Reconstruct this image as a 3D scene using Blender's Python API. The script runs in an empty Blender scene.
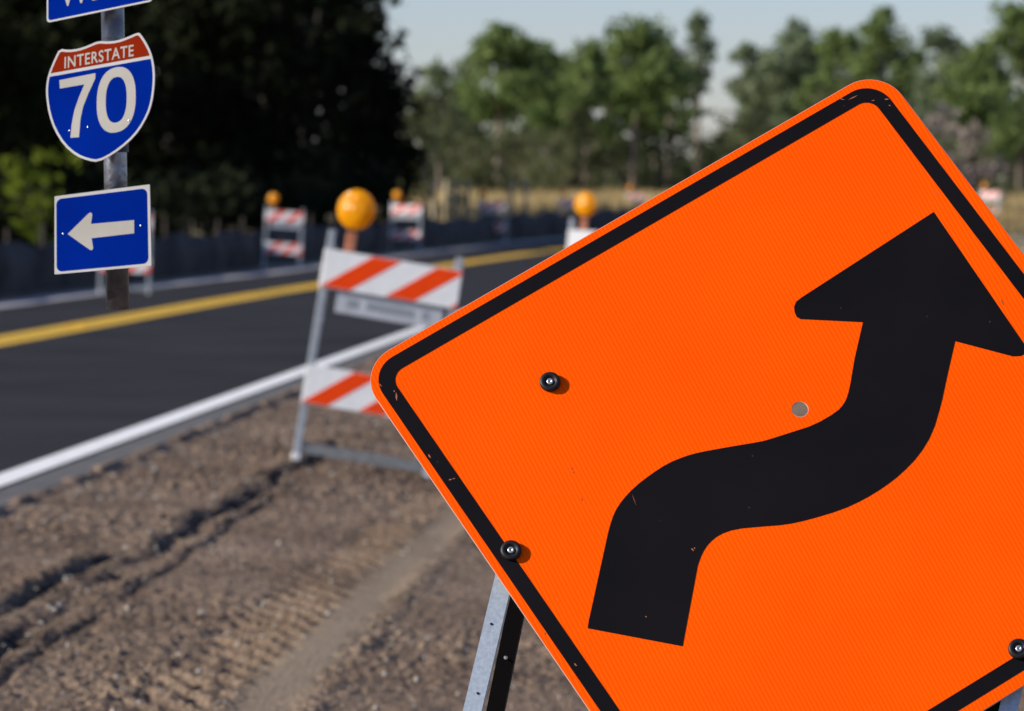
import bpy, bmesh, math, random
import numpy as np
from mathutils import Vector, Matrix, Quaternion

S = bpy.context.scene
C = S.collection
rad = math.radians

# ------------------------------------------------------------------ camera, world, sun, exposure
F = 4400.0                      # focal length in pixels (1024 px wide frame)
CAMH = 1.25
cam_data = bpy.data.cameras.new("camera")
cam = bpy.data.objects.new("camera", cam_data)
C.objects.link(cam)
cam_data.sensor_width = 36.0
cam_data.lens = F * 36.0 / 1024.0
cam_data.clip_start = 0.1
cam_data.clip_end = 5000
PITCH = math.atan(155.5 / F)
cam.location = (0, 0, CAMH)
cam.rotation_euler = (math.pi / 2 - PITCH, 0, 0)
cam_data.dof.use_dof = True
cam_data.dof.focus_distance = 6.35
APERTURE = 0.0165               # metres
cam_data.dof.aperture_fstop = cam_data.lens / 1000.0 / APERTURE
cam_data.dof.aperture_blades = 0
S.camera = cam

SUN_EL, SUN_AZ = rad(26), rad(75)      # light travels towards azimuth SUN_AZ (clockwise from +Y)
ldir = Vector((math.cos(SUN_EL) * math.sin(SUN_AZ), math.cos(SUN_EL) * math.cos(SUN_AZ), -math.sin(SUN_EL)))
sun_d = bpy.data.lights.new("sun", 'SUN')
sun_d.energy = 5.0
sun_d.angle = rad(0.55)
sun_d.color = (1.0, 0.93, 0.83)
sun = bpy.data.objects.new("sun", sun_d)
sun.rotation_euler = ldir.to_track_quat('-Z', 'Y').to_euler()
C.objects.link(sun)
w = bpy.data.worlds.new("World")
S.world = w
w.use_nodes = True
nt = w.node_tree
bg = nt.nodes["Background"]
sky = nt.nodes.new("ShaderNodeTexSky")
sky.sky_type = 'NISHITA'
sky.sun_disc = False
sky.sun_elevation = SUN_EL
sky.sun_rotation = SUN_AZ + math.pi      # where the sun stands
sky.air_density = 1.0
sky.dust_density = 0.3
sky.ozone_density = 3.0
tint = nt.nodes.new("ShaderNodeMix")
tint.data_type = 'RGBA'
tint.blend_type = 'MULTIPLY'
tint.inputs[0].default_value = 1.0
tint.inputs[7].default_value = (0.98, 0.97, 1.22, 1)
nt.links.new(sky.outputs[0], tint.inputs[6])
nt.links.new(tint.outputs[2], bg.inputs[0])
bg.inputs[1].default_value = 0.086
S.view_settings.view_transform = 'Standard'
S.view_settings.look = 'None'
S.view_settings.exposure = 0.35
S.view_settings.gamma = 1.0
S.render.engine = 'CYCLES'
S.cycles.max_bounces = 6
S.cycles.transparent_max_bounces = 6
S.cycles.use_denoising = True

rng = random.Random(7)
nrs = np.random.RandomState(11)

# ------------------------------------------------------------------ material helpers
def mat(name, col, rough=0.7, metal=0.0, noise=0.0, scale=8.0, col2=None, bump=0.0, bscale=None, spec=0.5,
        coat=0.0, detail=5.0, trans=0.0, thr=None):
    m = bpy.data.materials.new(name)
    m.use_nodes = True
    n, l = m.node_tree.nodes, m.node_tree.links
    b = n["Principled BSDF"]
    b.inputs["Base Color"].default_value = (*col, 1)
    b.inputs["Roughness"].default_value = rough
    b.inputs["Metallic"].default_value = metal
    b.inputs["Specular IOR Level"].default_value = spec
    b.inputs["Coat Weight"].default_value = coat
    tc = n.new("ShaderNodeTexCoord")
    if noise or col2:
        t = n.new("ShaderNodeTexNoise")
        t.inputs["Scale"].default_value = scale
        t.inputs["Detail"].default_value = detail
        l.new(tc.outputs["Object"], t.inputs["Vector"])
        r = n.new("ShaderNodeValToRGB")
        lo, hi = thr or (0.3, 0.7)
        r.color_ramp.elements[0].position = lo
        r.color_ramp.elements[1].position = hi
        c2 = col2 or tuple(min(1, c * (1 + noise)) for c in col)
        c1 = col if col2 else tuple(c * (1 - noise) for c in col)
        r.color_ramp.elements[0].color = (*c1, 1)
        r.color_ramp.elements[1].color = (*c2, 1)
        l.new(t.outputs["Fac"], r.inputs["Fac"])
        l.new(r.outputs["Color"], b.inputs["Base Color"])
    if bump:
        t2 = n.new("ShaderNodeTexNoise")
        t2.inputs["Scale"].default_value = bscale or scale * 4
        t2.inputs["Detail"].default_value = 6
        l.new(tc.outputs["Object"], t2.inputs["Vector"])
        bp = n.new("ShaderNodeBump")
        bp.inputs["Strength"].default_value = bump
        bp.inputs["Distance"].default_value = 0.01
        l.new(t2.outputs["Fac"], bp.inputs["Height"])
        l.new(bp.outputs["Normal"], b.inputs["Normal"])
    return m

def leaf_mat(name, col, col2, scale=0.6, tr_=.42):
    m = mat(name, col, rough=0.8, col2=col2, scale=scale, detail=3, spec=0.05)
    n, l = m.node_tree.nodes, m.node_tree.links
    b = n["Principled BSDF"]
    src = b.inputs["Base Color"].links[0].from_socket
    tr = n.new("ShaderNodeBsdfTranslucent")
    l.new(src, tr.inputs["Color"])
    mx = n.new("ShaderNodeMixShader")
    mx.inputs[0].default_value = tr_
    l.new(b.outputs[0], mx.inputs[1])
    l.new(tr.outputs[0], mx.inputs[2])
    l.new(mx.outputs[0], n["Material Output"].inputs["Surface"])
    return m

# ------------------------------------------------------------------ object helpers
def link(name, me, m, parent=None):
    o = bpy.data.objects.new(name, me)
    C.objects.link(o)
    if m is not None:
        me.materials.append(m)
    if parent is not None:
        o.parent = parent
    return o

def obj(name, bm, m, parent=None, smooth=False):
    me = bpy.data.meshes.new(name)
    bmesh.ops.recalc_face_normals(bm, faces=bm.faces)
    bm.to_mesh(me)
    bm.free()
    if smooth:
        for p in me.polygons:
            p.use_smooth = True
    return link(name, me, m, parent)

def tag(o, label=None, cat=None, group=None, kind=None):
    if label: o["label"] = label
    if cat: o["category"] = cat
    if group: o["group"] = group
    if kind: o["kind"] = kind
    return o

def empty(name, loc=(0, 0, 0), rot=None):
    o = bpy.data.objects.new(name, None)
    C.objects.link(o)
    o.location = loc
    o.empty_display_size = 0.1
    if rot is not None:
        o.rotation_euler = rot
    return o

def copy_tree(o, parent=None):
    c = o.copy()
    C.objects.link(c)
    if parent is not None:
        c.parent = parent
    for ch in [x for x in bpy.data.objects if x.parent == o]:
        copy_tree(ch, c)
    return c

def add_box(bm, c, s, bevel=0.0, M=None):
    r = bmesh.ops.create_cube(bm, size=1.0)
    vs = r["verts"]
    bmesh.ops.scale(bm, vec=s, verts=vs)
    if bevel:
        es = list({e for v in vs for e in v.link_edges})
        r2 = bmesh.ops.bevel(bm, geom=es, offset=bevel, segments=2, affect='EDGES', profile=0.7)
        vs = list({v for f in r2["faces"] for v in f.verts} | {v for v in vs if v.is_valid})
    if M is not None:
        bmesh.ops.transform(bm, matrix=M, verts=vs)
    bmesh.ops.translate(bm, vec=c, verts=vs)
    return vs

def bar(bm, a, b, wx, wy, up=Vector((0, 0, 1)), bevel=0.002):
    a, b = Vector(a), Vector(b)
    z = (b - a).normalized()
    x = Vector(up).cross(z)
    if x.length < 1e-4:
        x = Vector((1, 0, 0)).cross(z)
    x.normalize()
    y = z.cross(x)
    M = Matrix((x, y, z)).transposed().to_4x4()
    return add_box(bm, (a + b) / 2, (wx, wy, (b - a).length), bevel, M)

def angle_bar(bm, a, b, wd, th, xdir, ydir):
    """an L-section bar from a to b: flange along xdir (seen face) and flange along ydir"""
    a, b, xd, yd = Vector(a), Vector(b), Vector(xdir).normalized(), Vector(ydir).normalized()
    prof = [(0, 0), (wd, 0), (wd, th), (th, th), (th, wd), (0, wd)]
    v1 = [bm.verts.new(a + xd * (p - wd / 2) + yd * q) for p, q in prof]
    v2 = [bm.verts.new(b + xd * (p - wd / 2) + yd * q) for p, q in prof]
    n = len(prof)
    for i in range(n):
        bm.faces.new((v1[i], v1[(i + 1) % n], v2[(i + 1) % n], v2[i]))
    bm.faces.new(v1[::-1]); bm.faces.new(v2)

def tube(bm, pts, rads, seg=12, cap=True):
    pts = [Vector(p) for p in pts]
    rings = []
    for i, p in enumerate(pts):
        d = (pts[min(i + 1, len(pts) - 1)] - pts[max(i - 1, 0)]).normalized()
        x = d.cross(Vector((0, 0, 1)))
        if x.length < 1e-3: x = Vector((1, 0, 0))
        x.normalize(); y = d.cross(x)
        r = rads[i] if hasattr(rads, '__len__') else rads
        rings.append([bm.verts.new(p + (x * math.cos(2 * math.pi * k / seg) + y * math.sin(2 * math.pi * k / seg)) * r) for k in range(seg)])
    for a, b in zip(rings, rings[1:]):
        for k in range(seg):
            bm.faces.new((a[k], a[(k + 1) % seg], b[(k + 1) % seg], b[k]))
    if cap:
        bm.faces.new(rings[0][::-1]); bm.faces.new(rings[-1])

def lathe(bm, prof, seg=32, M=None):
    """prof: (radius, height) pairs turned about local Z"""
    start = len(bm.verts)
    rings = []
    for r, z in prof:
        if r < 1e-6:
            rings.append([bm.verts.new((0, 0, z))])
        else:
            rings.append([bm.verts.new((r * math.cos(2 * math.pi * k / seg), r * math.sin(2 * math.pi * k / seg), z)) for k in range(seg)])
    for a, b in zip(rings, rings[1:]):
        for k in range(seg):
            k2 = (k + 1) % seg
            f = [a[k % len(a)], a[k2 % len(a)], b[k2 % len(b)], b[k % len(b)]]
            f = [v for i, v in enumerate(f) if v not in f[:i]]
            if len(f) > 2:
                bm.faces.new(f)
    if M is not None:
        vs = [v for r in rings for v in r]
        bmesh.ops.transform(bm, matrix=M, verts=vs)

def plate(name, loops, th, m, parent, y0=0.0, smooth=False, bevel=0.0):
    """flat plate in the local XZ plane, front face at y = y0 - th (towards -Y), loops = outlines (first outer, rest holes)"""
    cu = bpy.data.curves.new(name, 'CURVE')
    cu.dimensions = '2D'
    cu.fill_mode = 'BOTH'
    cu.extrude = th / 2 - bevel
    cu.bevel_depth = bevel
    cu.bevel_resolution = 1
    for lp in loops:
        sp = cu.splines.new('POLY')
        sp.points.add(len(lp) - 1)
        for i, (x, z) in enumerate(lp):
            sp.points[i].co = (x, z, 0, 1)
        sp.use_cyclic_u = True
    return curve_mesh(name, cu, m, parent, y0 - th / 2)

def curve_mesh(name, cu, m, parent, y, M=None):
    tmp = bpy.data.objects.new("tmp", cu)
    C.objects.link(tmp)
    dg = bpy.context.evaluated_depsgraph_get()
    dg.update()
    me = bpy.data.meshes.new_from_object(tmp.evaluated_get(dg))
    bpy.data.objects.remove(tmp)
    bpy.data.curves.remove(cu)
    T = Matrix.Rotation(math.pi / 2, 4, 'X')
    if M is not None:
        T = T @ M
    me.transform(Matrix.Translation((0, y, 0)) @ T)
    me.name = name
    me.materials.clear()
    return link(name, me, m, parent)

def text(name, body, box, m, parent, y, th=0.0004, shear=0.0, bold=0.0, align=0.0):
    """lettering stretched into box=(x0,z0,x1,z1) of the local XZ plane"""
    cu = bpy.data.curves.new(name, 'FONT')
    cu.body = body
    cu.size = 1
    cu.offset = bold
    cu.space_character = 1.08
    tmp = bpy.data.objects.new("tmp", cu)
    C.objects.link(tmp)
    dg = bpy.context.evaluated_depsgraph_get(); dg.update()
    me = bpy.data.meshes.new_from_object(tmp.evaluated_get(dg))
    xs = [v.co.x for v in me.vertices]; ys = [v.co.y for v in me.vertices]
    ax, bx, ay, by = min(xs), max(xs), min(ys), max(ys)
    bpy.data.meshes.remove(me)
    cu.extrude = th / 2
    tmp.data = cu
    dg = bpy.context.evaluated_depsgraph_get(); dg.update()
    me = bpy.data.meshes.new_from_object(tmp.evaluated_get(dg))
    bpy.data.objects.remove(tmp)
    for v in me.vertices:
        u = (v.co.x - ax) / (bx - ax); t = (v.co.y - ay) / (by - ay)
        X = box[0] + u * (box[2] - box[0]); Z = box[1] + t * (box[3] - box[1])
        v.co = (X, y - (v.co.z), Z)
    me.materials.clear()
    me.name = name
    return link(name, me, m, parent)

def rounded(pts, r, seg=8):
    out = []
    n = len(pts)
    for i in range(n):
        p = Vector(pts[i]); a = Vector(pts[i - 1]); b = Vector(pts[(i + 1) % n])
        d1 = (a - p).normalized(); d2 = (b - p).normalized()
        ang = d1.angle(d2)
        t = r / math.tan(ang / 2)
        c = p + (d1 + d2).normalized() * (r / math.sin(ang / 2))
        s = p + d1 * t - c; e = p + d2 * t - c
        a0 = math.atan2(s.y, s.x); a1 = math.atan2(e.y, e.x)
        da = (a1 - a0 + math.pi) % (2 * math.pi) - math.pi
        for k in range(seg + 1):
            q = a0 + da * k / seg
            out.append((c.x + r * math.cos(q), c.y + r * math.sin(q)))
    return out

def circle(cx, cz, r, n=28):
    return [(cx + r * math.cos(2 * math.pi * k / n), cz + r * math.sin(2 * math.pi * k / n)) for k in range(n)]

def chaikin(p, it=2):
    for _ in range(it):
        q = []
        for i in range(len(p)):
            a, b = p[i], p[(i + 1) % len(p)]
            q.append((a[0] * .75 + b[0] * .25, a[1] * .75 + b[1] * .25))
            q.append((a[0] * .25 + b[0] * .75, a[1] * .25 + b[1] * .75))
        p = q
    return p

def smooth_open(p, it=2):
    for _ in range(it):
        q = [p[0]]
        for a, b in zip(p, p[1:]):
            q.append((a[0] * .75 + b[0] * .25, a[1] * .75 + b[1] * .25))
            q.append((a[0] * .25 + b[0] * .75, a[1] * .25 + b[1] * .75))
        q.append(p[-1])
        p = q
    return p

def clip_half(poly, a, b, keep_left=True):
    """keep the part of the polygon left of the line a->b"""
    def side(p):
        s = (b[0] - a[0]) * (p[1] - a[1]) - (b[1] - a[1]) * (p[0] - a[0])
        return s if keep_left else -s
    out = []
    for i in range(len(poly)):
        p, q = poly[i - 1], poly[i]
        sp, sq = side(p), side(q)
        if (sp >= 0) != (sq >= 0):
            t = sp / (sp - sq)
            out.append((p[0] + t * (q[0] - p[0]), p[1] + t * (q[1] - p[1])))
        if sq >= 0:
            out.append(q)
    return out

def inset(poly, d):
    n = len(poly)
    area = sum(poly[i - 1][0] * poly[i][1] - poly[i][0] * poly[i - 1][1] for i in range(n))
    s = 1 if area > 0 else -1
    out = []
    for i in range(n):
        p = Vector(poly[i]); a = Vector(poly[i - 1]); b = Vector(poly[(i + 1) % n])
        e1 = (p - a).normalized(); e2 = (b - p).normalized()
        n1 = Vector((-e1.y, e1.x)) * s; n2 = Vector((-e2.y, e2.x)) * s
        m = (n1 + n2)
        m = m.normalized() if m.length > 1e-5 else n1
        k = max(0.5, m.dot(n1))
        q = p + m * (d / k)
        out.append((q.x, q.y))
    return out

# view ray of a picture point, used to measure the photograph onto real planes
cp, sp_ = math.cos(PITCH), math.sin(PITCH)
def ray(px, py):
    x = (px - 512) / F; u = (355.5 - py) / F
    return Vector((x, cp + u * sp_, -sp_ + u * cp))

def rot_from_vec(v):
    v = Vector(v)
    return Quaternion(v.normalized(), v.length).to_matrix()

def to_plane(px, py, t, R, yoff=0.0):
    n = R @ Vector((0, 1, 0)); t = Vector(t) + n * yoff
    o = Vector((0, 0, CAMH)); d = ray(px, py)
    p = o + d * ((t - o).dot(n) / d.dot(n))
    q = R.transposed() @ (p - t)
    return (q.x, q.z)

# ------------------------------------------------------------------ ground and road
def rise(y):
    return np.maximum(0, np.asarray(y, float) - 75) * 0.0052
def xc(y):                                  # road centre line (double yellow)
    y = np.asarray(y, float)
    return -6.88 + 0.06 * y + 0.0008 * np.maximum(0, np.minimum(y, 130) - 50) ** 2 + np.maximum(0, y - 130) * 0.128
NEAR, FAR = 3.42, -2.38                     # edge lines
SLAB_N, SLAB_F = NEAR + 0.30, FAR - 0.30
def base_z(x, y):
    s = x - (xc(y) + SLAB_N)
    z = rise(y) - 0.012 - 0.075 * np.clip(s, 0, 3.2) * np.clip((48 - np.asarray(y, float)) / 22, 0, 1)
    return z
def G(px, py):
    d = ray(px, py)
    t = 4.0
    while t < 900:
        x, y, z = d.x * t, d.y * t, CAMH + d.z * t
        s = x - (float(xc(y)) + SLAB_N)
        g = float(rise(y)) if s < 0 else float(base_z(x, y))
        if z < g: break
        t *= 1.0008
    return x, y, g

def lattice(seed, n=256):
    return np.random.RandomState(seed).rand(n, n).astype(np.float32)
def vnoise(x, y, seed):
    L = lattice(seed)
    xi = np.floor(x).astype(int); yi = np.floor(y).astype(int)
    fx = x - xi; fy = y - yi
    fx = fx * fx * (3 - 2 * fx); fy = fy * fy * (3 - 2 * fy)
    a = L[xi % 256, yi % 256]; b = L[(xi + 1) % 256, yi % 256]
    c = L[xi % 256, (yi + 1) % 256]; d = L[(xi + 1) % 256, (yi + 1) % 256]
    return (a * (1 - fx) + b * fx) * (1 - fy) + (c * (1 - fx) + d * fx) * fy
def fbm(x, y, seed, octv=4, g=0.5):
    s = 0; a = 1; n = 0
    for i in range(octv):
        s = s + a * vnoise(x * 2 ** i + 17.3 * i, y * 2 ** i + 5.1 * i, seed + i); n += a; a *= g
    return s / n

def line_fit(pts):
    P = np.array([G(*p)[:2] for p in pts])
    k = np.polyfit(P[:, 1], P[:, 0], 2 if len(pts) > 3 else 1)
    return np.poly1d(k)
fur1 = line_fit([(0, 651), (65, 611), (125, 576), (200, 526), (280, 473), (335, 450)])
fur1b = line_fit([(0, 612), (85, 574), (128, 546)])
fur2 = line_fit([(0, 683), (120, 601), (195, 553)])
rib = line_fit([(205, 680), (260, 634), (320, 589), (380, 551), (425, 509)])
pale = line_fit([(266, 705), (325, 641), (385, 581), (445, 529)])

def build_ground():
    ys = [-30, -20, -10, 0, 5, 8.0]
    y = 8.5
    while y < 62:
        ys.append(y); y += 0.00135 * y
    while y < 2500:
        ys.append(y); y *= 1.05
    ys = np.array(ys)
    ss = [-1500, -700, -300, -150, -80, -40, -25, -15, -9, -7, -6.3, -6.0, -5, -3, -1, -.3, -.13]
    s = -0.115
    while s < 3.3:
        ss.append(s); s += 0.0105
    while s < 2000:
        ss.append(s); s = s * 1.12 + 0.05
    ss = np.array(ss)
    Y, Sg = np.meshgrid(ys, ss, indexing='ij')
    X = xc(Y) + SLAB_N + Sg
    Z = base_z(X, Y)
    far_side = Sg < (SLAB_F - SLAB_N)
    under = (Sg <= 0) & ~far_side
    fine = (Sg > -0.08) & (Sg < 4.5) & (Y > 7) & (Y < 70)
    amp = np.clip((Sg + .02) / .15, 0, 1) * fine
    n1 = fbm(X * 1.3, Y * 1.3, 1, 3) - .5
    n2 = fbm(X * 7, Y * 6, 5, 3) - .5
    cl = fbm(X * 44, Y * 34, 9, 3)
    clod = np.maximum(0, cl - .50) * 2
    n3 = fbm(X * 75, Y * 50, 14, 3) - .5
    rough = 0.5 + 1.1 * np.clip(fbm(X * 1.1, Y * .8, 21, 2) * 1.8 - .45, 0, 1)
    D = n1 * .04 + n2 * .020 + rough * (clod * .019 + n3 * .020)
    # furrow left by the tyre edge
    wob = (fbm(Y * 1.7, Y * 0 + 3.3, 31, 3) - .5) * .16
    on = np.clip((fbm(Y * 1.1, Y * 0 + 1.3, 35, 3) - .30) * 4, .15, 1)
    d1 = X - fur1(Y) - wob
    m1 = on * (Y < 24)
    D += m1 * (-.027 * np.exp(-(d1 / .032) ** 2) + .008 * np.exp(-((d1 + .11) / .055) ** 2)) * (0.6 + 1.0 * cl)
    d1b = X - fur1b(Y) - wob * .6
    m1b = np.clip((fbm(Y * 1.9, Y * 0 + 8.3, 37, 2) - .30) * 4, 0, 1) * (Y < 17)
    D += m1b * (-.024 * np.exp(-(d1b / .030) ** 2) + .008 * np.exp(-((d1b + .08) / .04) ** 2)) * (0.5 + cl)
    d2 = X - fur2(Y)
    m2 = (Y < 21) * np.clip((fbm(Y * .9, Y * 0 + 4.4, 51, 3) - .36) * 5, .05, 1)
    d2 = d2 - (fbm(Y * 2.1, Y * 0 + 7.7, 53, 2) - .5) * .05
    D += m2 * (-.010 * np.exp(-(d2 / .012) ** 2) + .005 * np.exp(-((d2 + .05) / .03) ** 2)) * (0.5 + cl)
    # tyre tread ribs and the smooth track beside them
    d3 = X - rib(Y)
    m3 = np.exp(-(np.abs(d3) / .125) ** 4) * np.clip((26 - Y) / 8, 0, 1) * (0.35 + 0.9 * fbm(X * 3, Y * 1.4, 41, 2))
    ribs = np.sin((Y + 2.0 * d3 + .22 * n2 + .10 * n1) * 2 * math.pi / .245)
    ribs = np.sign(ribs) * np.abs(ribs) ** .6
    D = D * (1 - .25 * m3) + m3 * (.021 * ribs * (.45 + 1.1 * vnoise(X * 5, Y * 2.2, 71)) - .010)
    d4 = X - pale(Y)
    m4 = np.exp(-(np.abs(d4) / .085) ** 4) * np.clip((30 - Y) / 8, 0, 1)
    D = D * (1 - .92 * m4) + m4 * (.002)
    D += .002 * np.exp(-((d4 + .13) / .03) ** 2) * np.clip((30 - Y) / 8, 0, 1) * (0.4 + cl)
    D += .007 * np.exp(-((d4 - .13) / .04) ** 2) * np.clip((30 - Y) / 8, 0, 1) * (0.4 + cl)
    Z = Z + D * amp
    Z = np.where(fine & (Sg < .18), Z - .012 * np.clip(1 - Sg / .07, 0, 1) * (0.3 + n2 + .5), Z)
    Z = np.where(under, rise(Y) - 0.10, Z)
    Z = np.where(far_side, rise(Y) - .03 + .15 * np.clip((-Sg + SLAB_F - SLAB_N - 2) / 6, 0, 1), Z)
    # darker soil in the furrows and between the ribs, pale packed soil in the track, stored as a surface colour mask
    dark_soil = np.clip(m1 * np.exp(-(d1 / .055) ** 2) * 1.6 + m1b * np.exp(-(d1b / .055) ** 2) * 1.1
                   + .7 * m2 * np.exp(-(d2 / .03) ** 2) + 1.0 * m3 * (0.5 - .5 * ribs), 0, 1) * fine
    dark_soil = dark_soil * np.clip(cl * 3.4 - 1.05, 0, 1)
    dark_soil = np.maximum(dark_soil, m3 * (.30 + .85 * np.clip(.2 - ribs, 0, 1)) * (.55 + .9 * (n2 + .5) * .5) * fine)
    spill = np.exp(-((Sg - .02) / .05) ** 2) * np.clip((fbm(X * 9, Y * 3.5, 61, 3) - .42) * 5, 0, 1)
    Z = np.where((Sg > -.13) & (Sg < .2) & (Y > 7) & (Y < 70), np.maximum(Z, rise(Y) - .006 - .30 * np.maximum(0, Sg - .03) + .022 * spill * (Sg > -.10) - .03 * (Sg < -.10)), Z)
    packed = np.clip(m4 * .9 + .30 * np.exp(-(d4 / .2) ** 2) * (1 - m3), 0, 1) * fine * (.6 + .8 * vnoise(X * 6, Y * 2.5, 73))
    packed = np.clip(packed, 0, 1)
    ny, nx = Y.shape
    co = np.stack([X, Y, Z], -1).reshape(-1, 3).astype(np.float32)
    i = np.arange(ny - 1)[:, None] * nx + np.arange(nx - 1)[None, :]
    q = np.stack([i, i + 1, i + nx + 1, i + nx], -1).reshape(-1)
    me = bpy.data.meshes.new("ground")
    me.vertices.add(len(co)); me.vertices.foreach_set("co", co.ravel())
    me.loops.add(len(q)); me.loops.foreach_set("vertex_index", q.astype(np.int32))
    nf = len(q) // 4
    me.polygons.add(nf)
    me.polygons.foreach_set("loop_start", np.arange(0, nf * 4, 4, dtype=np.int32))
    me.polygons.foreach_set("use_smooth", np.ones(nf, dtype=bool))
    me.update(calc_edges=True)
    for nm, arr in (("dark_soil", dark_soil), ("packed", packed)):
        a = me.attributes.new(nm, 'FLOAT', 'POINT')
        a.data.foreach_set("value", arr.reshape(-1).astype(np.float32))
    return me

def ground_material():
    m = bpy.data.materials.new("soil_and_field")
    m.use_nodes = True
    n, l = m.node_tree.nodes, m.node_tree.links
    b = n["Principled BSDF"]
    b.inputs["Roughness"].default_value = 0.95
    b.inputs["Specular IOR Level"].default_value = 0.15
    geo = n.new("ShaderNodeNewGeometry")
    def noise(sc, det=5):
        t = n.new("ShaderNodeTexNoise"); t.inputs["Scale"].default_value = sc; t.inputs["Detail"].default_value = det
        l.new(geo.outputs["Position"], t.inputs["Vector"]); return t
    def ramp(src, e):
        r = n.new("ShaderNodeValToRGB")
        while len(r.color_ramp.elements) < len(e): r.color_ramp.elements.new(0.5)
        for k, (p, c) in enumerate(e):
            r.color_ramp.elements[k].position = p; r.color_ramp.elements[k].color = (*c, 1)
        l.new(src, r.inputs["Fac"]); return r
    def mix(fac, a, c, bt='MIX'):
        x = n.new("ShaderNodeMix"); x.data_type = 'RGBA'; x.blend_type = bt
        if hasattr(fac, 'node'): l.new(fac, x.inputs[0])
        else: x.inputs[0].default_value = fac
        for s, i in ((a, 6), (c, 7)):
            if hasattr(s, 'node'): l.new(s, x.inputs[i])
            else: x.inputs[i].default_value = (*s, 1)
        return x.outputs[2]
    big = ramp(noise(1.1, 4).outputs["Fac"], [(.35, (.180, .126, .086)), (.65, (.272, .198, .138))])
    fine = ramp(noise(75, 6).outputs["Fac"], [(.34, (.26, .24, .23)), (.48, (.86, .84, .82)), (.70, (1.45, 1.42, 1.38))])
    soil = mix(1.0, big.outputs["Color"], fine.outputs["Color"], 'MULTIPLY')
    vor = n.new("ShaderNodeTexVoronoi"); vor.inputs["Scale"].default_value = 26
    l.new(geo.outputs["Position"], vor.inputs["Vector"])
    peb = ramp(vor.outputs["Distance"], [(.12, (1, 1, 1)), (.22, (0, 0, 0))])
    vsel = n.new("ShaderNodeSeparateColor"); l.new(vor.outputs["Color"], vsel.inputs[0])
    sel = n.new("ShaderNodeMath"); sel.operation = 'GREATER_THAN'; sel.inputs[1].default_value = .80
    l.new(vsel.outputs[0], sel.inputs[0])
    mm = n.new("ShaderNodeMath"); mm.operation = 'MULTIPLY'
    l.new(peb.outputs["Color"], mm.inputs[0]); l.new(sel.outputs[0], mm.inputs[1])
    soil = mix(mm.outputs[0], soil, (.34, .30, .26))
    pk = n.new("ShaderNodeAttribute"); pk.attribute_name = "packed"
    soil = mix(pk.outputs["Fac"], soil, mix(.35, (.34, .262, .172), soil))
    dm = n.new("ShaderNodeAttribute"); dm.attribute_name = "dark_soil"
    soil = mix(dm.outputs["Fac"], soil, (.022, .016, .013))
    # dry field beyond the works
    field = ramp(noise(.35, 6).outputs["Fac"], [(.3, (.28, .23, .12)), (.5, (.40, .33, .19)), (.7, (.20, .20, .08))])
    sx = n.new("ShaderNodeSeparateXYZ"); l.new(geo.outputs["Position"], sx.inputs[0])
    mr = n.new("ShaderNodeMapRange"); mr.inputs[1].default_value = 62; mr.inputs[2].default_value = 120
    l.new(sx.outputs[1], mr.inputs[0])
    col = mix(mr.outputs[0], soil, field.outputs["Color"])
    l.new(col, b.inputs["Base Color"])
    bp = n.new("ShaderNodeBump"); bp.inputs["Strength"].default_value = .9; bp.inputs["Distance"].default_value = .012
    l.new(noise(70, 6).outputs["Fac"], bp.inputs["Height"])
    l.new(bp.outputs["Normal"], b.inputs["Normal"])
    return m

ground = link("ground", build_ground(), ground_material())
tag(ground, kind="structure")

def strip(name, s0, s1, z, y0, y1, m, thick=0.0, step=1.5, jitter=0.0):
    bm = bmesh.new()
    prev = None
    y = y0
    while y <= y1 + 1e-6:
        c = float(xc(y)); r = float(rise(y))
        j0 = rng.uniform(-jitter, jitter); j1 = rng.uniform(-jitter, jitter)
        row = [(c + s0 + j0, y, r + z), (c + s1 + j1, y, r + z)]
        if thick:
            row = [(c + s0 + j0, y, r + z - thick)] + row + [(c + s1 + j1 + .03, y, r + z - thick)]
        row = [bm.verts.new(p) for p in row]
        if prev:
            for a, b, c_, d in zip(prev, prev[1:], row[1:], row):
                bm.faces.new((a, b, c_, d))
        prev = row
        y += step
    return obj(name, bm, m)

asphalt = mat("asphalt", (.0110, .0100, .0102), rough=.88, col2=(.027, .0240, .0225), scale=.5, detail=9, bump=.5, bscale=160, spec=.2)
asph_old = mat("old_asphalt", (.085, .083, .080), rough=.9, spec=.2, col2=(.150, .145, .135), scale=3, detail=8, bump=.5, bscale=90)
wpaint = mat("white_road_paint", (.60, .595, .56), rough=.7, spec=.1, col2=(.80, .79, .75), scale=6, detail=8, thr=(.25, .5))
ypaint = mat("yellow_road_paint", (.52, .31, .030), rough=.7, spec=.1, col2=(.68, .42, .05), scale=5, detail=8, thr=(.25, .55))
edgec = mat("pale_shoulder_concrete", (.26, .25, .25), rough=.85, col2=(.40, .38, .37), scale=1.2, detail=8)
tag(strip("road", SLAB_F - .1, NEAR + .104, 0.0, -20, 330, asphalt, thick=.08), kind="structure")
tag(strip("road_shoulder", NEAR + .1045, SLAB_N, -0.002, -20, 330, asph_old, thick=.05, step=.3, jitter=.0), kind="structure")
tag(strip("road_edge_marking", NEAR - .075, NEAR + .085, .004, -20, 330, wpaint), kind="structure")
tag(strip("road_centre_marking", -.25, -.02, .004, -20, 330, ypaint), kind="structure")
tag(strip("road_centre_marking", .02, .25, .004, -20, 330, ypaint), kind="structure")
tag(strip("road_far_edge_marking", FAR - .29, FAR + .30, .004, -20, 330, edgec), kind="structure")

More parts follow.
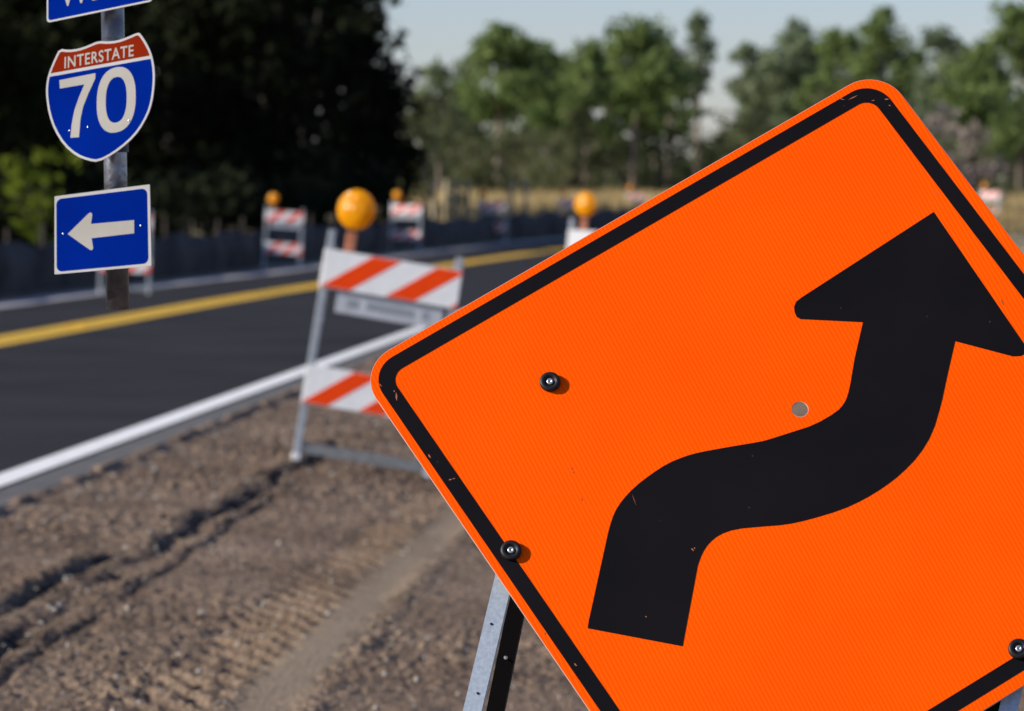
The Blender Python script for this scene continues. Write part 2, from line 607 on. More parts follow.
for yy in (22.3, 43.2, 64.1, 85.0, 105.9):
    bm = bmesh.new()
    add_box(bm, (0, 0, .012), (.20, .12, .036), .010)
    o = obj("road_stud", bm, ypaint)
    o.location = (float(xc(yy)), yy, float(rise(yy)))
    o.rotation_euler = (0, 0, -math.atan(.06))
    tag(o, "%s raised yellow stud between the two centre lines" % {22.3: "unseen nearest", 43.2: "nearest visible", 64.1: "second visible", 85.0: "third visible", 105.9: "farthest"}[yy], "road stud", "raised studs along the road centre")

# ------------------------------------------------------------------ foliage
def leaf_mesh(name, centres, radii, per, size, seed, squash=.75):
    r = np.random.RandomState(seed)
    pts = []
    for c, R in zip(centres, radii):
        k = max(6, int(per * (R ** 2)))
        d = r.normal(size=(k, 3)); d /= np.linalg.norm(d, axis=1)[:, None]
        q = d * (r.rand(k, 1) ** .45) * R * np.array([1, 1, squash]) * (0.75 + .5 * r.rand(k, 1))
        pts.append(q + np.array(c))
    P = np.concatenate(pts)
    n = len(P)
    a = r.normal(size=(n, 3)); a /= np.linalg.norm(a, axis=1)[:, None]
    b = np.cross(a, r.normal(size=(n, 3))); b /= np.linalg.norm(b, axis=1)[:, None]
    s = size * (0.5 + r.rand(n, 1))
    V = np.stack([P - a * s, P + b * s * .45, P + a * s, P - b * s * .45], 1).reshape(-1, 3).astype(np.float32)
    me = bpy.data.meshes.new(name)
    me.vertices.add(n * 4); me.vertices.foreach_set("co", V.ravel())
    me.loops.add(n * 4); me.loops.foreach_set("vertex_index", np.arange(n * 4, dtype=np.int32))
    me.polygons.add(n); me.polygons.foreach_set("loop_start", np.arange(0, n * 4, 4, dtype=np.int32))
    me.update(calc_edges=True)
    return me

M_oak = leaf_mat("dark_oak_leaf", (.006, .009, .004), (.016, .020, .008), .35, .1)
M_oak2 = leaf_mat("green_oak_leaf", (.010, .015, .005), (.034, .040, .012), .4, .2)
M_bright = leaf_mat("bright_shrub_leaf", (.075, .105, .010), (.20, .25, .03), .9)
M_pine = leaf_mat("pine_needles", (.110, .165, .052), (.215, .275, .092), .30)
M_pine2 = leaf_mat("hazed_pine_needles", (.14, .185, .10), (.235, .275, .155), .30)  # greyer, paler needles: distance haze put into the leaf colour
M_scrub = leaf_mat("scrub_leaf", (.085, .100, .045), (.170, .175, .085), .3)
M_scrubd = leaf_mat("dark_scrub_leaf", (.058, .080, .034), (.120, .145, .062), .3)
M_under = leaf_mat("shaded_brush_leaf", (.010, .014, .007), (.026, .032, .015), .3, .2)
M_bare = leaf_mat("bare_twigs", (.26, .21, .18), (.38, .32, .28), .5)
M_dry = leaf_mat("dry_grass_blade", (.42, .31, .13), (.60, .46, .23), .5)
M_bark = mat("oak_bark", (.05, .042, .035), rough=.95, noise=.4, scale=6, bump=.6)
M_pbark = mat("pine_bark", (.16, .125, .10), rough=.95, noise=.35, scale=4, bump=.6)

def oak(px, d, hgt, rad_, m, seed, label, name="oak_tree", n=30, low=.10, per=210, leaf=.17):
    r = random.Random(seed)
    x = (px - 512) / F * d
    z0 = float(rise(d)) - .05
    root = empty(name, (x, d, z0))
    tag(root, label, "tree", "dark oaks beyond the road")
    bm = bmesh.new()
    tube(bm, [(0, 0, 0), (.05, 0, hgt * .18), (.15, .1, hgt * .4), (.1, .1, hgt * .7)], [rad_ * .09, rad_ * .07, rad_ * .055, .05], 10)
    cs, rs = [], []
    for k in range(n):
        t = low + (1 - low) * (k + .5) / n
        prof = math.sin(min(1, (t + .10)) ** .8 * math.pi) ** .5 if t < .95 else .35
        a = r.uniform(0, 2 * math.pi); q = rad_ * prof * r.uniform(.25, .85)
        c = (q * math.cos(a), q * math.sin(a), hgt * t)
        cs.append(c); rs.append(rad_ * r.uniform(.26, .46))
        if k % 3 == 0 and t > .25:
            tube(bm, [(0.1, 0.05, hgt * t * .6), (c[0] * .6, c[1] * .6, c[2] * .88), c], [.10, .06, .02], 6)
    obj("trunk", bm, M_bark, root, True)
    link("crown", leaf_mesh("crown", cs, rs, per, leaf, seed), m, root)
    return root

def pine(px, d, ytop, rad_, seed, label, m=None, crown_from=.55, lean=0.0, per=115, n=21, group="tall pines on the skyline"):
    r = random.Random(seed)
    x = (px - 512) / F * d
    z0 = float(rise(d)) - .1
    hgt = CAMH + (200 - ytop) * d / F - z0 - .25 * rad_
    root = empty("pine_tree", (x, d, z0))
    tag(root, label, "tree", group)
    bm = bmesh.new()
    tube(bm, [(0, 0, 0), (lean * .3, 0, hgt * .35), (lean * .7, .1, hgt * .7), (lean, 0, hgt * .96)], [.16, .14, .10, .04], 8)
    cs, rs = [], []
    for k in range(n):
        t = crown_from + (1 - crown_from) * (k + .3) / n
        u = (t - crown_from) / (1 - crown_from)
        prof = (.50 + .5 * math.sin(min(1, u * 1.15) * math.pi)) * (1 if u < .85 else .55)
        a = r.uniform(0, 2 * math.pi); q = rad_ * prof * r.uniform(.25, .85)
        c = (lean * t + q * math.cos(a), q * math.sin(a), hgt * t + r.uniform(-.2, .2))
        cs.append(c); rs.append(rad_ * r.uniform(.30, .56))
        tube(bm, [(lean * t, 0, hgt * (t - .05)), (c[0] * .6 + lean * t * .4, c[1] * .6, c[2] - .15), c], [.07, .045, .015], 5)
    obj("trunk", bm, M_pbark, root, True)
    link("crown", leaf_mesh("crown", cs, rs, per, .24, seed, .66), m or M_pine, root)
    return root

def shrub(px, d, hgt, rad_, m, seed, label, name="shrub", cat="shrub", per=110, leaf=.13, n=12, group=None):
    r = random.Random(seed)
    x = (px - 512) / F * d
    root = empty(name, (x, d, float(rise(d)) - .05))
    tag(root, label, cat, group)
    bm = bmesh.new(); cs, rs = [], []
    for k in range(n):
        a = r.uniform(0, 2 * math.pi); q = rad_ * math.sqrt(r.random()) * .8
        c = (q * math.cos(a), q * math.sin(a), hgt * r.uniform(.12, .85) * (1 - .35 * (q / rad_) ** 2))
        cs.append(c); rs.append(min(rad_, hgt) * r.uniform(.28, .45))
        if k % 2 == 0:
            tube(bm, [(0, 0, 0), (c[0] * .4, c[1] * .4, c[2] * .6), c], [.05, .035, .012], 5)
    obj("stem", bm, M_bark, root, True)
    link("foliage", leaf_mesh("foliage", cs, rs, per, leaf, seed), m, root)
    return root

# dark oaks, left half
OAKS = [
    (-70, 100, 10.0, 3.6, M_oak2, "olive green oak at the very left edge, beyond the road"),
    (20, 112, 11.0, 3.4, M_oak2, "olive tinged oak behind the blue route signs, left of their pole"),
    (75, 128, 12.0, 3.8, M_oak, "dark oak directly behind the interstate shield"),
    (170, 108, 11.5, 3.6, M_oak, "black-green oak just right of the blue sign pole"),
    (215, 126, 13.0, 3.8, M_oak, "tall dark oak between the blue sign pole and the far striped barricade"),
    (262, 106, 10.5, 2.9, M_oak, "dark oak behind the striped barricade with a small amber lamp"),
    (300, 120, 12.5, 3.0, M_oak, "dark oak above the nearest barricade's amber lamp"),
    (345, 132, 13.0, 2.6, M_oak, "dark oak second from the end of the oak row, next to the open sky"),
    (366, 116, 6.0, 1.55, M_oak, "low dark oak at the right end of the oak row"),
]
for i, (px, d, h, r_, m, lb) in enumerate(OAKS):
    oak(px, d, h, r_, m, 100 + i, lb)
for i, (px, d, h, r_) in enumerate([(-150, 93, 8.5, 2.8), (-300, 112, 12, 4.0), (-560, 100, 13, 4.5), (-200, 108, 12, 3.8)]):  # unseen oaks added to throw shade on the oak row and far verge
    oak(px, d, h, r_, M_oak, 150 + i, "unseen dark oak added beyond the left edge to shade the oak row", n=20, per=60, leaf=.22)
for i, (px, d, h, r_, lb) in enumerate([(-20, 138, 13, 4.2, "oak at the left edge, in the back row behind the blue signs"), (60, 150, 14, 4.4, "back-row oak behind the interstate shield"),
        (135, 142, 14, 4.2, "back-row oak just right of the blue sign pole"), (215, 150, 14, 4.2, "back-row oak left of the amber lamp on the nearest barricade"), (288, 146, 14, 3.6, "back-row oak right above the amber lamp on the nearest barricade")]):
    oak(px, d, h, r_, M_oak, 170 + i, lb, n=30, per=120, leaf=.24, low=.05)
# understory along the oaks
UND = [(-20, 96, 2.6, 2.4, M_under, "dark brush at the left edge under the oaks"),
       (44, 92, 3.2, 1.0, M_bright, "bright yellow-green bush behind the blue arrow sign"),
       (95, 99, 2.3, 1.9, M_under, "dark brush behind the pole of the blue signs"),
       (165, 98, 2.2, 1.9, M_under, "dark brush right of the blue arrow sign"),
       (235, 101, 2.4, 1.9, M_under, "dark brush left of the far barricade with a small amber lamp"),
       (305, 104, 2.6, 1.9, M_under, "dark brush behind the nearest barricade's amber lamp"),
       (362, 108, 2.4, 1.5, M_under, "dark brush at the right foot of the oak row")]
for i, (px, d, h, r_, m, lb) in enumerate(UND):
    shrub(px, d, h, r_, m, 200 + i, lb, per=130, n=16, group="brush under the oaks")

# pines on the skyline (crown centre px, distance, height ...)
PINES = [
    (440, 225, 60, 1.9, 0.45, 0, "short hazy pine at the left end of the pine row", M_pine2),
    (497, 205, 18, 2.1, 0.55, .2, "broad round-topped pine, leftmost of the tall pines", M_pine),
    (548, 230, 38, 2.0, 0.45, -.2, "lower pine between the two broad pines left of centre", M_pine),
    (585, 215, 36, 1.8, 0.5, .2, "slim pine left of the broad central pine", M_pine),
    (632, 205, 16, 2.5, 0.52, .3, "broad dome-topped pine standing tallest left of the orange sign", M_pine),
    (668, 225, 40, 1.7, 0.45, .1, "narrow pine on the right shoulder of the broad central pine", M_pine),
    (697, 235, 10, 1.2, 0.62, .1, "thin pine with a small top, beside the gap of sky", M_pine2),
    (752, 240, 38, 1.7, 0.48, -.2, "thin pine right of the gap of sky", M_pine2),
    (787, 220, 18, 2.0, 0.48, .2, "rounded pine above the upper left edge of the orange sign", M_pine2),
    (832, 215, 26, 2.0, 0.42, .1, "pine left of the orange sign's top corner", M_pine),
    (884, 205, -2, 1.6, 0.45, 0, "tallest pine, rising above the orange sign's top corner", M_pine),
    (935, 225, 22, 2.0, 0.42, .2, "pine just right of the orange sign's top corner", M_pine2),
    (972, 210, 38, 1.9, 0.38, .2, "dark low pine left of the right-hand edge tree", M_pine),
    (1020, 190, -4, 2.0, 0.35, 0, "green pine cut off by the right edge of the picture", M_pine),
    (468, 258, 52, 1.9, .40, .1, "hazy pine in the back rank between the oaks and the first broad pine", M_pine2),
    (524, 262, 47, 1.9, .42, .1, "hazy back-rank pine right of the first broad pine", M_pine2),
    (566, 250, 50, 1.8, .48, 0, "back-rank pine left of the slim pine", M_pine),
    (608, 256, 44, 1.8, .44, 0, "back-rank pine left of the broad dome-topped pine", M_pine2),
    (655, 262, 40, 1.9, .46, 0, "back-rank pine on the right of the broad dome-topped pine", M_pine),
    (768, 262, 42, 1.9, .42, 0, "hazy back-rank pine above the orange sign's upper left edge", M_pine2),
    (812, 256, 38, 2.0, .40, 0, "back-rank pine between the rounded pine and the sign's top corner", M_pine),
    (858, 262, 34, 2.0, .42, 0, "back-rank pine left of the tallest pine", M_pine2),
    (912, 258, 42, 1.9, .42, 0, "back-rank pine right of the tallest pine", M_pine),
    (990, 262, 45, 2.0, .38, 0, "back-rank pine left of the pine cut by the right edge", M_pine2),
    (1075, 200, 0, 2.2, 0.4, 0, "pine beyond the right edge of the picture", M_pine),
]
for i, (px, d, h, r_, cf, ln, lb, m) in enumerate(PINES):
    pine(px, d, h, r_, 300 + i, lb, m, cf, ln)
# lower woods and scrub in front of the pines
SCR = [
    (425, 150, 3.9, 1.5, M_scrub, "pale grey-green bush at the right end of the dark oaks"),
    (455, 190, 3.6, 2.1, M_scrubd, "dark bush under the leftmost tall pine"),
    (500, 185, 3.2, 2.1, M_scrub, "olive bush left of the far amber lamps"),
    (540, 172, 3.0, 1.8, M_scrub, "olive brown bush behind the two far amber lamps"),
    (575, 200, 3.9, 2.4, M_scrub, "green bush below the slim pine"),
    (618, 195, 3.6, 2.2, M_scrubd, "dark green bush right of the far amber lamps"),
    (660, 200, 3.1, 2.2, M_scrubd, "low dark bush below the narrow pine"),
    (705, 205, 3.0, 2.2, M_scrubd, "low dark bush under the gap of sky"),
    (745, 195, 4.6, 2.0, M_scrub, "tall olive bush right of the gap of sky"),
    (795, 190, 4.9, 2.3, M_scrub, "olive bush above the orange sign's upper left edge"),
    (850, 200, 5.0, 2.3, M_scrub, "olive bush behind the orange sign's top corner"),
    (905, 205, 5.2, 2.0, M_scrubd, "dark bush right of the orange sign's top corner"),
    (962, 160, 4.4, 1.7, M_bare, "bare greyish-pink bush at the right, beside the green pine"),
    (1010, 185, 4.2, 1.8, M_scrubd, "dark bush under the pine at the right edge"),
    (1060, 180, 4.4, 2.0, M_scrubd, "dark bush at the far right, partly out of the picture"),
]
for i, (px, d, h, r_, m, lb) in enumerate(SCR):
    e_ = 50 if i % 2 else 8
    k_ = (d + e_) / d
    shrub(px, d + e_, h * 1.45 * k_, r_ * k_, m, 400 + i, lb, per=48, leaf=.21, n=18, group="scrub before the pines")

# the far wood behind the pines reads as one mass
r = random.Random(77)
cs, rs = [], []
for k in range(250):
    px = r.uniform(395, 1120); d = r.uniform(270, 300)
    top = CAMH + (200 - (140 + 14 * math.sin(px * .021) + 8 * math.sin(px * .067) - (16 if px > 720 else 0))) * d / F
    if px > 720 and px < 800: top += .4
    z = float(rise(d)) + r.random() ** .7 * (top - float(rise(d)) - .5)
    cs.append(((px - 512) / F * d, d, z)); rs.append(r.uniform(.9, 1.5))
tag(link("distant_woods", leaf_mesh("distant_woods", cs, rs, 85, .26, 78, .8), M_scrub), "olive wood behind the pines along the horizon", "woods", kind="stuff")

# dry grass in the field: uncountable
def dry_grass():
    r = np.random.RandomState(5)
    n = 60000
    y = 125 + 115 * r.rand(n)
    x = xc(y) - 3 + (r.rand(n) * 40 - 14)
    x = (r.rand(n) * 760 + 380 - 512) / F * y
    ok = (x < xc(y) - 4) | (x > xc(y) + 5)
    x, y = x[ok], y[ok]; n = len(x)
    z = rise(y) - .02
    h = (.25 + .75 * r.rand(n)) * np.clip((y - 110) / 50, .3, 1.25); wd = .03 + .05 * r.rand(n)
    a = r.rand(n) * math.pi
    dx, dy = np.cos(a) * wd, np.sin(a) * wd
    lx, ly = (r.rand(n) - .5) * .4, (r.rand(n) - .5) * .4
    V = np.stack([np.stack([x - dx, y - dy, z], -1), np.stack([x + dx, y + dy, z], -1), np.stack([x + lx, y + ly, z + h], -1)], 1).reshape(-1, 3)
    me = bpy.data.meshes.new("dry_grass")
    me.vertices.add(n * 3); me.vertices.foreach_set("co", V.astype(np.float32).ravel())
    me.loops.add(n * 3); me.loops.foreach_set("vertex_index", np.arange(n * 3, dtype=np.int32))
    me.polygons.add(n); me.polygons.foreach_set("loop_start", np.arange(0, n * 3, 3, dtype=np.int32))
    me.update(calc_edges=True)
    return me
tag(link("dry_grass", dry_grass(), M_dry), "tall straw-coloured grass in the field below the pines", "grass", kind="stuff")

# small loose stones on the dirt
def stones():
    r = np.random.RandomState(9)
    bm = bmesh.new()
    def T(x, y): return float(base_z(x, y))
    dirs = [Vector(v) for v in [(1, 0, 0), (-1, 0, 0), (0, 1, 0), (0, -1, 0), (0, 0, 1), (0, 0, -1)]]
    fc = [(0, 2, 4), (2, 1, 4), (1, 3, 4), (3, 0, 4), (2, 0, 5), (1, 2, 5), (3, 1, 5), (0, 3, 5)]
    for k in range(2600):
        y = 9.5 + 26 * r.rand() ** 1.4
        s = .12 + 2.9 * r.rand() ** (1.6)
        x = float(xc(y)) + SLAB_N + s
        sz = .004 + .012 * r.rand() ** 3
        q = Matrix.Rotation(r.rand() * 6.3, 3, 'Z')
        sc = [(.7 + .6 * r.rand()) for _ in range(6)]
        z = T(x, y) + .012 + .01 * r.rand()
        vs = [bm.verts.new(q @ (d * sz * sc[i] * (1, 1, .7)[abs(int(d.z)) * 2]) + Vector((x, y, z))) for i, d in enumerate(dirs)]
        for f in fc: bm.faces.new([vs[i] for i in f])
    return bm
M_stone = mat("pale_stone", (.20, .165, .13), rough=.9, col2=(.45, .40, .33), scale=3, detail=2)
tag(obj("loose_stones", stones(), M_stone), "small pale stones and clods scattered over the brown dirt shoulder", "stones", kind="stuff")

# ------------------------------------------------------------------ silt fence on the far verge
M_fabric = mat("black_silt_fabric", (.022, .018, .018), rough=.85, spec=.1, col2=(.085, .078, .075), scale=1.4, detail=6)
M_stake = mat("weathered_stake", (.10, .08, .06), rough=.9, noise=.3, scale=10)
fence = empty("silt_fence", (float(xc(70)) - 3.6, 70, float(rise(70))))
tag(fence, "low black fabric fence running along the far side of the road", "fence")
bm = bmesh.new()
prev = None
yy = 30.0
O = fence.location.copy()
while yy < 150:
    x = float(xc(yy)) - 3.55 + .06 * math.sin(yy * 1.9) + rng.uniform(-.03, .03)
    z = float(rise(yy)) - .06
    hh = .70 + .05 * math.sin(yy * 1.3) + rng.uniform(-.03, .03)
    row = [bm.verts.new(Vector(p) - O) for p in ((x, yy, z), (x + .05, yy, z + hh * .5), (x, yy, z + hh), (x - .02, yy, z + hh), (x - .02, yy, z))]
    if prev:
        for k in range(4):
            bm.faces.new((prev[k], prev[k + 1], row[k + 1], row[k]))
    prev = row
    yy += .6
obj("fabric", bm, M_fabric, fence, True)
yy = 31.0
while yy < 150:
    bm = bmesh.new()
    x = float(xc(yy)) - 3.61
    add_box(bm, Vector((x, yy, float(rise(yy)) + .40)) - O, (.04, .04, 1.0 + rng.uniform(-.1, .1)), .004)
    obj("stake", bm, M_stake, fence)
    yy += 2.6

# pale timber posts in the field
M_post = mat("pale_timber", (.36, .30, .20), rough=.9, noise=.25, scale=8)
POSTS = [(434, 122), (446, 125), (457, 128), (468, 131), (479, 134), (512, 141), (526, 145)]
wordp = ["first", "second", "third", "fourth", "fifth", "sixth", "seventh"]
for i, (px, d) in enumerate(POSTS):
    x = (px - 512) / F * d
    bm = bmesh.new()
    tube(bm, [(0, 0, -.2), (rng.uniform(-.02, .02), 0, .8), (rng.uniform(-.03, .03), 0, 1.55)], [.085, .08, .075], 10)
    o = obj("fence_post", bm, M_post, None, True)
    o.location = (x, d, float(rise(d)))
    tag(o, "%s from the left of the pale field posts beyond the dark oaks" % wordp[i], "post", "pale posts in the field")

# ------------------------------------------------------------------ barricades
M_galv = mat("galvanised_steel", (.34, .36, .36), rough=.5, metal=.4, col2=(.52, .54, .53), scale=40, detail=6, bump=.15)
M_galvd = mat("dull_galvanised_steel", (.22, .23, .225), rough=.6, metal=.3, col2=(.34, .35, .34), scale=25, detail=6)
M_white = mat("white_sheeting", (.88, .87, .82), rough=.55, noise=.06, scale=14)
M_greyp = mat("grey_plate", (.42, .44, .45), rough=.6, col2=(.56, .58, .59), scale=12)
M_orange_s = mat("orange_stripe_sheeting", (.95, .068, .004), spec=.1, rough=.6, noise=.06, scale=14)
M_greytxt = mat("faded_grey_lettering", (.33, .35, .36), rough=.7)
M_housing = mat("faded_orange_housing", (.50, .17, .075), rough=.6, col2=(.60, .24, .13), scale=20)
M_black = mat("black_foot", (.012, .012, .013), rough=.7)  # near-black colour of the rear feet

def amber():
    m = bpy.data.materials.new("amber_lens")
    m.use_nodes = True
    n, l = m.node_tree.nodes, m.node_tree.links
    b = n["Principled BSDF"]
    b.inputs["Base Color"].default_value = (.90, .40, .0, 1)
    b.inputs["Roughness"].default_value = .22
    b.inputs["Specular IOR Level"].default_value = .4
    b.inputs["Coat Weight"].default_value = .12
    b.inputs["Coat Roughness"].default_value = .16
    b.inputs["Subsurface Weight"].default_value = .0
    b.inputs["Subsurface Radius"].default_value = (.05, .02, .002)
    b.inputs["Subsurface Scale"].default_value = .6
    tr = n.new("ShaderNodeBsdfTranslucent"); tr.inputs["Color"].default_value = (1.0, .56, .0, 1)
    mxs = n.new("ShaderNodeMixShader"); mxs.inputs[0].default_value = .45
    l.new(b.outputs[0], mxs.inputs[1]); l.new(tr.outputs[0], mxs.inputs[2])
    l.new(mxs.outputs[0], n["Material Output"].inputs["Surface"])
    tc = n.new("ShaderNodeTexCoord")
    v = n.new("ShaderNodeTexVoronoi"); v.inputs["Scale"].default_value = 38
    l.new(tc.outputs["Object"], v.inputs["Vector"])
    bp = n.new("ShaderNodeBump"); bp.inputs["Strength"].default_value = .8; bp.inputs["Distance"].default_value = .008
    l.new(v.outputs["Distance"], bp.inputs["Height"]); l.new(bp.outputs["Normal"], b.inputs["Normal"])
    return m
M_amber = amber()

def build_barricade(lamp_x=-.225, mirror=1):
    """two-rail folding barricade; local X across, front towards -Y, feet at z=0"""
    W, H = .69, 1.07
    root = empty("striped_barricade")
    def fy(z, side): return side * (.02 + .24 * (1 - z / H))
    for side, sgn in ((-1, -1), (-1, 1), (1, -1), (1, 1)):
        bm = bmesh.new()
        top = H + ((.075 if sgn < 0 else .045) if side < 0 else 0)
        x = sgn * (W / 2 - .02) * (1 if side < 0 else .955)
        a = Vector((x, fy(0, side), 0)); b = Vector((x, fy(top, side), top))
        bar(bm, a, b, .036, .030, up=Vector((0, 1, 0)), bevel=.003)
        leg = obj("leg", bm, M_galvd if side > 0 else M_galv, root)
        bm = bmesh.new()
        add_box(bm, (x, fy(0, side), .018), (.044, .05, .036), .006)
        obj("foot", bm, M_white if side < 0 else M_black, leg)
    def rail(zc, side, ph):
        hgt = .195
        tilt = math.atan2(.24, H) * (-side)
        base = empty("rail_frame")
        yf = fy(zc, side) + side * .022
        R = Matrix.Rotation(tilt * -1 if side < 0 else tilt * -1, 4, 'X')
        bm = bmesh.new()
        add_box(bm, (0, 0, 0), (W, .014, hgt), .003)
        me_o = obj("rail", bm, M_white, root)
        me_o.matrix_local = Matrix.Translation((0, yf, zc)) @ R
        bpy.data.objects.remove(base)
        # slanted stripes: part of the board, thin sheeting 0.6 mm proud
        sw, pitch_ = (.145, .325) if zc > .6 else (.130, .285)
        rect = [(-W / 2 + .002, -hgt / 2 + .003), (W / 2 - .002, -hgt / 2 + .003), (W / 2 - .002, hgt / 2 - .003), (-W / 2 + .002, hgt / 2 - .003)]
        k = 0
        faces = []
        while k < 5:
            x0 = ph + k * pitch_
            sl = 1.0 * hgt / 2 * 1.25
            poly = clip_half(rect, (x0 - sl, -hgt / 2), (x0 + sl, hgt / 2), False)
            if poly:
                poly = clip_half(poly, (x0 + sw - sl, -hgt / 2), (x0 + sw + sl, hgt / 2), True)
            if len(poly) > 2:
                faces.append(poly)
            k += 1
        bm = bmesh.new()
        ys = -.0078 if side < 0 else .0078
        for pl in faces:
            v1 = [bm.verts.new((p[0], ys, p[1])) for p in pl]
            v2 = [bm.verts.new((p[0], ys * .92, p[1])) for p in pl]
            bm.faces.new(v1); bm.faces.new(v2[::-1])
            for i in range(len(pl)):
                bm.faces.new((v1[i - 1], v1[i], v2[i], v2[i - 1]))
        obj("stripes", bm, M_orange_s, me_o)
        return me_o
    rail(.955, -1, -.223)
    rail(.378, -1, -.225)
    rail(.955, 1, -.223)
    # name plate strip under the front top rail
    bm = bmesh.new()
    add_box(bm, (.015, fy(.80, -1) - .004, .800), (.53, .006, .108), .002, Matrix.Rotation(-.21, 4, 'X'))
    np_ = obj("name_plate", bm, M_greyp, root)
    rr = random.Random(3)
    xx = -.20
    while xx < .24:
        wdt = rr.uniform(.018, .030)
        if rr.random() > .12:
            bm = bmesh.new()
            add_box(bm, (xx + wdt / 2, fy(.80, -1) - .0085, .803), (wdt, .001, .042), 0, Matrix.Rotation(-.21, 4, 'X'))
            obj("faded_letter", bm, M_greytxt, np_)
        xx += wdt + .010
    # bottom stretchers
    for side in (-1, 1):
        bm = bmesh.new()
        z = .055
        bar(bm, (-W / 2 + .03, fy(z, side), z), (W / 2 - .03, fy(z, side), z), .024, .028, bevel=.002)
        obj("stretcher", bm, M_galvd, root)
    # cross bars holding the legs open
    for sgn in (-1, 1):
        bm = bmesh.new()
        z = .70
        bar(bm, (sgn * (W / 2 - .045), fy(z, -1), z), (sgn * (W / 2 - .045), fy(z, 1), z), .006, .02, bevel=.001)
        obj("brace", bm, M_galvd, root)
    # warning lamp
    lx = lamp_x
    lamp = empty("warning_lamp", (lx, -.005, H + .01))
    lamp.parent = root
    bm = bmesh.new()
    add_box(bm, (0, 0, -.015), (.052, .05, .17), .008)
    obj("housing", bm, M_housing, lamp)
    zc = .185
    bm = bmesh.new()
    prof = [(0, -.030), (.05, -.029), (.085, -.022), (.104, -.011), (.108, -.008), (.108, .008), (.104, .011), (.085, .022), (.05, .029), (0, .030)]
    prof = [(0, -.040), (.03, -.038), (.06, -.030), (.082, -.018), (.086, -.012), (.097, -.011), (.100, -.006), (.100, .006), (.097, .011), (.086, .012), (.082, .018), (.06, .030), (.03, .038), (0, .040)]
    lathe(bm, prof, 40, Matrix.Translation((0, 0, zc)) @ Matrix.Rotation(rad(-24), 4, 'Z') @ Matrix.Rotation(math.pi / 2, 4, 'X'))
    obj("lens", bm, M_amber, lamp, True)
    bm = bmesh.new()
    for a_, b_ in (((.0, -.03, H + .0), (0, .03, H + .0)),):
        tube(bm, [(lx - .02, -.036, H - .03), (lx - .02, .036, H - .03)], .006, 8)
    obj("bolt", bm, M_galv, root)
    return root

bar0 = build_barricade()
def place_b(o, px, py, d, roll, yaw, label, dz=0.0, far=True):
    x = (px - 512) / F * d
    s = x - (float(xc(d)) + SLAB_N)
    z = float(base_z(x, d)) if s > 0 else float(rise(d)) - .03
    o.location = (x, d, z + dz)
    o.rotation_euler = (0, roll, yaw)
    tag(o, label, "barricade", "striped barricades with amber lamps")
BARS = [
    (358.5, 0, 21.9, rad(9.6), rad(4), "nearest striped barricade, on the dirt behind the orange sign's left corner", .010),
    (602, 0, 36.0, rad(4), rad(-6), "second nearest striped barricade, with amber lamp, just above the orange sign's upper left edge", .02),
    (281, 0, 80.0, rad(4), rad(5), "striped barricade on the far verge left of the nearest barricade's lamp", 0),
    (124, 0, 59.0, rad(2), rad(4), "striped barricade mostly hidden behind the blue arrow sign", .03),
    (406, 0, 98.0, rad(1), rad(-8), "far striped barricade right of the nearest lamp, below the oaks' end", 0),
    (495, 0, 113.0, rad(-3), rad(-10), "small distant barricade between the oaks and the two amber lamps", 0),
    (569, 0, 145.0, rad(0), rad(5), "small distant striped barricade right behind the one with the large amber lamp", -.1),
    (636, 0, 165.0, rad(0), rad(5), "tiny distant striped barricade peeking over the orange sign's upper left edge", 0),
    (990, 0, 150.0, rad(0), rad(-25), "distant pale barricade at the far right beside the orange sign", .1),
]
for i, (px, py, d, rl, yw, lb, dz) in enumerate(BARS):
    o = bar0 if i == 0 else copy_tree(bar0)
    place_b(o, px, py, d, rl, yw, lb, dz)

# ------------------------------------------------------------------ the orange sign
ST = (0.406, 6.258, 0.883)
SR = rot_from_vec((-0.4648, 0.2133, -0.0592))
sign = empty("curve_warning_sign", ST, SR.to_euler())
tag(sign, "large orange diamond sign with a black winding arrow, on a folding steel stand", "road sign")
def sp(px, py, off=0.0): return to_plane(px, py, ST, SR, off)

